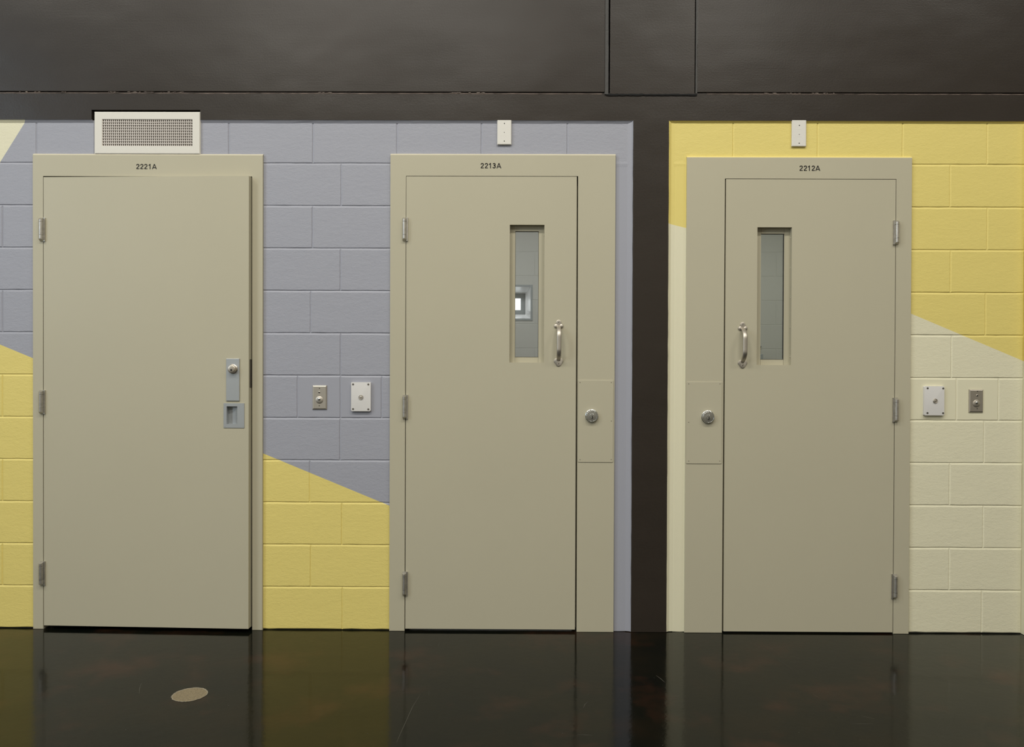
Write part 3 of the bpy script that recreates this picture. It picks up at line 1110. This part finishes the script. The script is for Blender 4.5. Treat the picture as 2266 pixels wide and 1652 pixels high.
bm = bmesh.new()
lathe(bm, u - 0.0005, z - 0.0045, [(0.0045, -0.0255), (0.0045, -0.0266), (0.0, -0.0266)], 16)
to_door(bm)
link('keyhole', bm, 'hole', leaf1)
# latch plate on the leaf edge
_, lz1 = door_uv(548, 794.5)
_, lz0 = door_uv(548, 857.5)
bm = bmesh.new()
box(bm, WID - 0.0005, WID + 0.0012, 0.013, 0.041, lz0, lz1)
to_door(bm)
lp = link('latch_plate', bm, 'screw', leaf1)
lp['label'] = 'dark latch plate on the edge of the leaf'
for a, b in ((480.5, 533.5), (862.5, 916), (1242, 1296)):
    hinge(90.3, a, b, 1, d1)

vision_door(2, (862.6, 1360.3, 342.5), (896.6, 1278.3, 388.3), (898.2, 1274.6, 390.2, 1391.3), (1127.8, 1204.2, 497.0, 801.5),
            [(895.0, 480, 533), (895.0, 873, 927), (894.5, 1265, 1318.5)], 1, (1236, 707.0, 811.0),
            (1279.0, 1356.8, 840.5, 1022.0), [(1283.5, 846), (1352.8, 846), (1352.8, 931), (1283.5, 1016.5), (1352.5, 1016.3)],
            (1310.0, 920.0), '2213A', (1063.2, 360.6, 372.4, (0, 0.776, 1.53, 2.26, 3.01)), 'beige steel door numbered 2213A with the small bright cell window behind its glass')
vision_door(3, (1517.6, 2015.2, 348.0), (1601.0, 1981.2, 394.6), (1604.2, 1979.3, 396.6, 1397.3), (1675.3, 1751.5, 502.5, 807.0),
            [(1985.8, 486.5, 541), (1984.5, 879.5, 934), (1982.0, 1270.5, 1325)], -1, (1643, 712.0, 815.0),
            (1518.8, 1597.0, 844.0, 1025.3), [(1524, 849), (1593.3, 849), (1524, 934), (1524, 1019.5), (1593.0, 1019.5)],
            (1568.0, 922.5), '2212A', (1768.8, 366.1, 378.0, (0, 0.78, 1.53, 2.26, 2.98)), 'beige steel door numbered 2212A set in the yellow and cream bay')

# ------------------------------------------------------------------ rooms behind the two glazed doors
def cell(n, x0, x1, y1, win, label, hatch=None):
    bm = bmesh.new()
    z1 = 2.75
    y0 = 0.20
    if win:
        wx, wz, ww = win
        ring(bm, rect(x0, x1, 0, z1), rect(wx - ww, wx + ww, wz - ww, wz + ww), y1, y1 + 0.12)
    else:
        box(bm, x0, x1, y1, y1 + 0.12, 0, z1)
    box(bm, x0 - 0.1, x0, y0, y1 + 0.12, 0, z1)
    box(bm, x1, x1 + 0.1, y0, y1 + 0.12, 0, z1)
    box(bm, x0 - 0.1, x1 + 0.1, y0, y1 + 0.12, z1, z1 + 0.1)
    o = link('wall_cell', bm, ['cell'])
    tag(o, label, 'wall', kind='structure')


CY = 2.9
wx, wz = W(1139, 669.5, CY)
s = (CY + D) / FPX
cell(1, PX(862) - 0.1, PX(1437), CY, (wx, wz, 36.0 * s), 'pale block walls of the room behind the door 2213A')
bm = bmesh.new()
ro, r1, r2, r3, r4 = 39.5 * s, 35.0 * s, 26.0 * s, 23.5 * s, 12.5 * s


def sq(r):
    return rect(wx - r, wx + r, wz - r, wz + r)


ring(bm, sq(ro), sq(r1), CY - 0.006, CY + 0.01)
wo = link('window_1', bm, 'pale_metal', None, (wx, CY, wz))
tag(wo, 'small square steel window seen through the glass of door 2213A', 'window', kind='structure')


def funnel(bm, ra, ya, rb, yb):
    A = [bm.verts.new((p[0], ya, p[1])) for p in sq(ra)]
    B = [bm.verts.new((p[0], yb, p[1])) for p in sq(rb)]
    for i in range(4):
        bm.faces.new((A[i], A[(i + 1) % 4], B[(i + 1) % 4], B[i]))


bm = bmesh.new()
funnel(bm, r1, CY - 0.001, r2 * 1.02, CY + 0.13)
funnel(bm, r2 * 1.02, CY + 0.13, r3 * 1.02, CY + 0.131)
link('window_reveal', bm, 'white_reveal', wo)
bm = bmesh.new()
ring(bm, sq(r3 * 1.03), sq(r4 * 1.05), CY + 0.16, CY + 0.18)
funnel(bm, r3 * 1.03, CY + 0.131, r3 * 1.03, CY + 0.16)
link('window_frame', bm, 'pale_metal', wo)
bm = bmesh.new()
box(bm, wx - r4 * 1.08, wx + r4 * 1.08, CY + 0.175, CY + 0.185, wz - r4 * 1.08, wz + r4 * 1.08)
link('pane', bm, 'daylight', wo)
cell(2, COLX1 + 0.02, PX(2262) + 0.6, CY, None, 'pale block walls of the room behind the door 2212A')
# fixture on the rear wall, seen in the lower left of the right-hand glass
fx, fz = W(1682.5, 783, CY - 0.1)
bm = bmesh.new()
box(bm, fx - 0.05, fx + 0.018, CY - 0.12, CY, fz - 0.25, fz, 0, bevel=0.004)
o = link('wall_fixture', bm, 'pale_metal', None, (fx, CY, fz - 0.25))
tag(o, 'small grey fixture low in the glass of door 2212A, on the far wall', 'fixture')
bm = bmesh.new()
lathe(bm, fx + 0.022, fz + 0.065, [(0.010, CY - 0.01), (0.010, CY - 0.03), (0, CY - 0.034)], 14)
link('knob', bm, 'chrome', o, smooth=True)
bm = bmesh.new()
box(bm, fx + 0.014, fx + 0.028, CY - 0.012, CY - 0.001, fz - 0.05, fz + 0.08)
link('bracket', bm, 'chrome', o)
area('cell_fill', (PX(1100), 1.5, 2.70), (0.8, 0.8), 17, (0.95, 0.97, 1.0))  # unseen fill lights, added to raise the level in both rooms
area('cell_fill', (PX(1500) + 1.2, 1.5, 2.70), (0.8, 0.8), 17, (0.97, 1.0, 0.95))

# ------------------------------------------------------------------ ventilation grille above the left door
GY = -0.0125
gx0, gx1, gz1, gz0 = PX(208.5, 300, GY), PX(442.5, 300, GY), PZ(247.0, 325, GY), PZ(340.5, 325, GY)
hx0, hx1, hz1, hz0 = PX(226, 300, GY), PX(425.8, 300, GY), PZ(263.5, 325, GY), PZ(323.0, 325, GY)
gr = empty('ventilation_grille', ((gx0 + gx1) / 2, 0, gz0))
tag(gr, 'white metal air grille on the wall directly above door 2221A', 'vent')
bm = bmesh.new()
ring(bm, rect(gx0, gx1, gz0, gz1), rect(hx0, hx1, hz0, hz1), GY, 0.004)
bmesh.ops.bevel(bm, geom=[e for e in bm.edges if all(abs(v.co.y - GY) < 1e-6 for v in e.verts) and
                          all(min(abs(v.co.x - gx0), abs(v.co.x - gx1)) < 1e-6 for v in e.verts)], offset=0.003, segments=3, affect='EDGES')
link('grille_frame', bm, 'white_metal', gr)
bm = bmesh.new()
box(bm, hx0 - 0.02, hx1 + 0.02, 0.045, 0.05, hz0 - 0.02, hz1 + 0.01)
ring(bm, rect(hx0 - 0.02, hx1 + 0.02, hz0 - 0.012, hz1 + 0.012), rect(hx0 - 0.003, hx1 + 0.003, hz0 - 0.003, hz1 + 0.003), 0.0045, 0.045)
link('duct', bm, 'hole', gr)
NR, NC = 10, 45
for i in range(NR + 1):
    z = hz0 + (hz1 - hz0) * i / NR
    bm = bmesh.new()
    sag = 0.0020 if i == NR - 1 else 0.0
    A, B = [], []
    for k in range(13):
        t = k / 12
        x = hx0 + (hx1 - hx0) * t
        zz = z - sag * math.exp(-((t - 0.52) / 0.16) ** 2)
        A.append([bm.verts.new((x, y, zz + dz)) for y, dz in ((GY + 0.0015, -0.0014), (GY + 0.0015, 0.0014), (GY + 0.0060, 0.0011), (GY + 0.0060, -0.0011))])
    for a, b in zip(A, A[1:]):
        for q in range(4):
            bm.faces.new((a[q], b[q], b[(q + 1) % 4], a[(q + 1) % 4]))
    bm.faces.new(A[0])
    bm.faces.new(A[-1][::-1])
    link('horizontal_blade', bm, 'blade', gr)
for i in range(NC + 1):
    x = hx0 + (hx1 - hx0) * i / NC
    bm = bmesh.new()
    box(bm, x - 0.0016, x + 0.0016, GY + 0.0030, GY + 0.016, hz0, hz1)
    link('vertical_blade', bm, 'blade', gr)

# ------------------------------------------------------------------ plates and call boxes on the wall
def blank_plate(x0, x1, y0, y1, holes, label):
    Y = -0.0115
    a, b, t, c = PX(x0, y0, Y), PX(x1, y0, Y), PZ(y0, x0, Y), PZ(y1, x0, Y)
    e = empty('blank_wall_plate', ((a + b) / 2, 0, c))
    tag(e, label, 'wall plate', 'white blank plates under the dark beam')
    bm = bmesh.new()
    prism(bm, rect(a, b, c, t), Y, -0.0055, 0, bevel=0.0028, segs=1)
    for z in (t - (t - c) * 0.36, t - (t - c) * 0.63):   # faint embossed lines
        box(bm, a + (b - a) * 0.28, b - (b - a) * 0.30, Y - 0.0002, Y + 0.001, z - 0.0008, z + 0.0004)
    pl = link('cover', bm, 'white_paint', e)
    bm = bmesh.new()
    prism(bm, rect(a + 0.004, b - 0.004, c + 0.004, t - 0.002), -0.0055, 0.0, 0)
    link('backing_box', bm, 'white_paint', e)
    for i, (hx, hy) in enumerate(holes):
        x, z = W(hx, hy, Y)
        bm = bmesh.new()
        lathe(bm, x, z, [((0.0026 if i != 1 else 0.0018), Y + 0.0005), ((0.0026 if i != 1 else 0.0018), Y - 0.00025), (0, Y - 0.00025)], 14)
        link('screw_hole', bm, 'hole', pl)


blank_plate(1100.3, 1132.0, 264.8, 319.8, [(1116.3, 273), (1116.0, 292.6), (1116.0, 312)], 'white blank plate on the grey-blue blocks above door 2213A')
blank_plate(1752.4, 1784.8, 265.0, 323.8, [(1769, 277.3), (1768.8, 297.2), (1768.6, 316.8)], 'white blank plate on the yellow blocks above door 2212A')


def call_box(x0, x1, y0, y1, screws, button, label):
    Y = -0.013
    a, b, t, c = PX(x0, y0, Y), PX(x1, y0, Y), PZ(y0, x0, Y), PZ(y1, x0, Y)
    e = empty('call_box', ((a + b) / 2, 0, c))
    tag(e, label, 'call box', 'white call boxes beside the doors')
    bm = bmesh.new()
    prism(bm, rrect(a, b, c, t, 0.004, 5), Y, 0.0, 0, bevel=0.0025, segs=3)
    h = link('housing', bm, 'white_plastic', e, smooth=True)
    for sx, sy in screws:
        x, z = W(sx, sy, Y)
        bm = bmesh.new()
        lathe(bm, x, z, [(0.0048, Y + 0.0005), (0.0046, Y - 0.0007), (0.0030, Y - 0.0009), (0.0018, Y - 0.0003), (0, Y - 0.0003)], 16)
        link('screw', bm, 'screw', h, smooth=True)
    x, z = W(*button, Y - 0.004)
    bm = bmesh.new()
    lathe(bm, x, z, [(0.0112, Y + 0.0005), (0.0112, Y - 0.0025), (0.0095, Y - 0.0045), (0.0085, Y - 0.0042), (0.0080, Y - 0.0030), (0.0060, Y - 0.0036), (0, Y - 0.0045)], 28)
    link('button', bm, 'steel', e, smooth=True)['label'] = 'round steel push button'


call_box(777.0, 820.3, 845.3, 909.3, [(781.3, 850.0), (815.0, 850.2), (781.3, 904.7), (815.0, 905.3)], (798.3, 878.6), 'white call box on the grey-blue blocks between doors 2221A and 2213A')
call_box(2045.5, 2090.0, 854.0, 918.5, [(2052.8, 858.7), (2087.3, 859.0), (2052.3, 913.5), (2087.0, 913.8)], (2070.3, 886.7), 'white call box on the cream blocks right of door 2212A')


def steel_plate(x0, x1, y0, y1, disc, led, scr, label):
    Y = -0.0065
    a, b, t, c = PX(x0, y0, Y), PX(x1, y0, Y), PZ(y0, x0, Y), PZ(y1, x0, Y)
    e = empty('steel_wall_plate', ((a + b) / 2, 0, c))
    tag(e, label, 'wall plate', 'stainless switch plates beside the call boxes')
    bm = bmesh.new()
    prism(bm, rect(a, b, c, t), Y, 0.0, 0, bevel=0.006, segs=2)
    pl = link('plate', bm, 'steel', e)
    x, z = W(*disc, Y - 0.004)
    bm = bmesh.new()
    lathe(bm, x, z, [(0.0178, Y), (0.0176, Y - 0.0012), (0.0160, Y - 0.0020), (0.0085, Y - 0.0030), (0.0045, Y - 0.0034), (0, Y - 0.0036)], 36)
    link('domed_button', bm, 'steel', e, smooth=True)
    bm = bmesh.new()
    lathe(bm, x - 0.0005, z + 0.004, [(0.0062, Y - 0.002), (0.0060, Y - 0.0060), (0.0042, Y - 0.0075), (0, Y - 0.0080)], 20)
    link('centre_stud', bm, 'chrome', e, smooth=True)
    x, z = W(*led, Y)
    bm = bmesh.new()
    lathe(bm, x, z, [(0.0048, Y + 0.0005), (0.0046, Y - 0.0012), (0.0030, Y - 0.0020)], 18, 0)
    lathe(bm, x, z - 0.0006, [(0.0034, Y - 0.0019), (0.002, Y - 0.0028), (0, Y - 0.0030)], 18, 1)
    link('indicator', bm, ['steel', 'hole'], e, smooth=True)
    for sx, sy in scr:
        x, z = W(sx, sy, Y)
        bm = bmesh.new()
        lathe(bm, x, z, [(0.0030, Y + 0.0004), (0.0026, Y - 0.0006), (0.0012, Y - 0.0006), (0, Y + 0.0)], 14)
        link('screw', bm, 'screw', e, smooth=True)


steel_plate(690.8, 723.3, 852.0, 905.8, (706.3, 884.5), (706.2, 867.3), [(707, 859.0), (706.5, 897.3)], 'stainless plate with domed button on grey-blue blocks, left of the call box')
steel_plate(2144.8, 2176.8, 861.0, 912.3, (2162, 892.5), (2162.5, 874.5), [(2163, 865.5), (2162.5, 903.8)], 'stainless plate with domed button on cream blocks, right of the call box')

# ------------------------------------------------------------------ round bare patch in the floor
cx, cy = FL(420, 1536.5)
bm = bmesh.new()
n = 72
R = 0.0655
wob = [random.uniform(-0.0016, 0.0016) for _ in range(n)]
rows = []
for r, z in ((1.0, FZ + 0.0003), (1.0, FZ + 0.0016), (0.965, FZ + 0.0018), (0.945, FZ + 0.0010), (0.45, FZ + 0.0010)):
    rows.append([bm.verts.new((cx + (R * r + wob[i] * (r > 0.9)) * math.cos(2 * math.pi * i / n), cy + (R * r + wob[i] * (r > 0.9)) * math.sin(2 * math.pi * i / n), z)) for i in range(n)])
for q, (A, B) in enumerate(zip(rows, rows[1:])):
    for i in range(n):
        bm.faces.new((A[i], A[(i + 1) % n], B[(i + 1) % n], B[i])).material_index = 1 if q < 3 else 0
bm.faces.new(rows[-1])
o = link('floor_patch', bm, ['patch', 'patch_rim'], None, (cx, cy, FZ))
tag(o, 'round tan patch on the dark floor in front of door 2221A', 'floor patch')
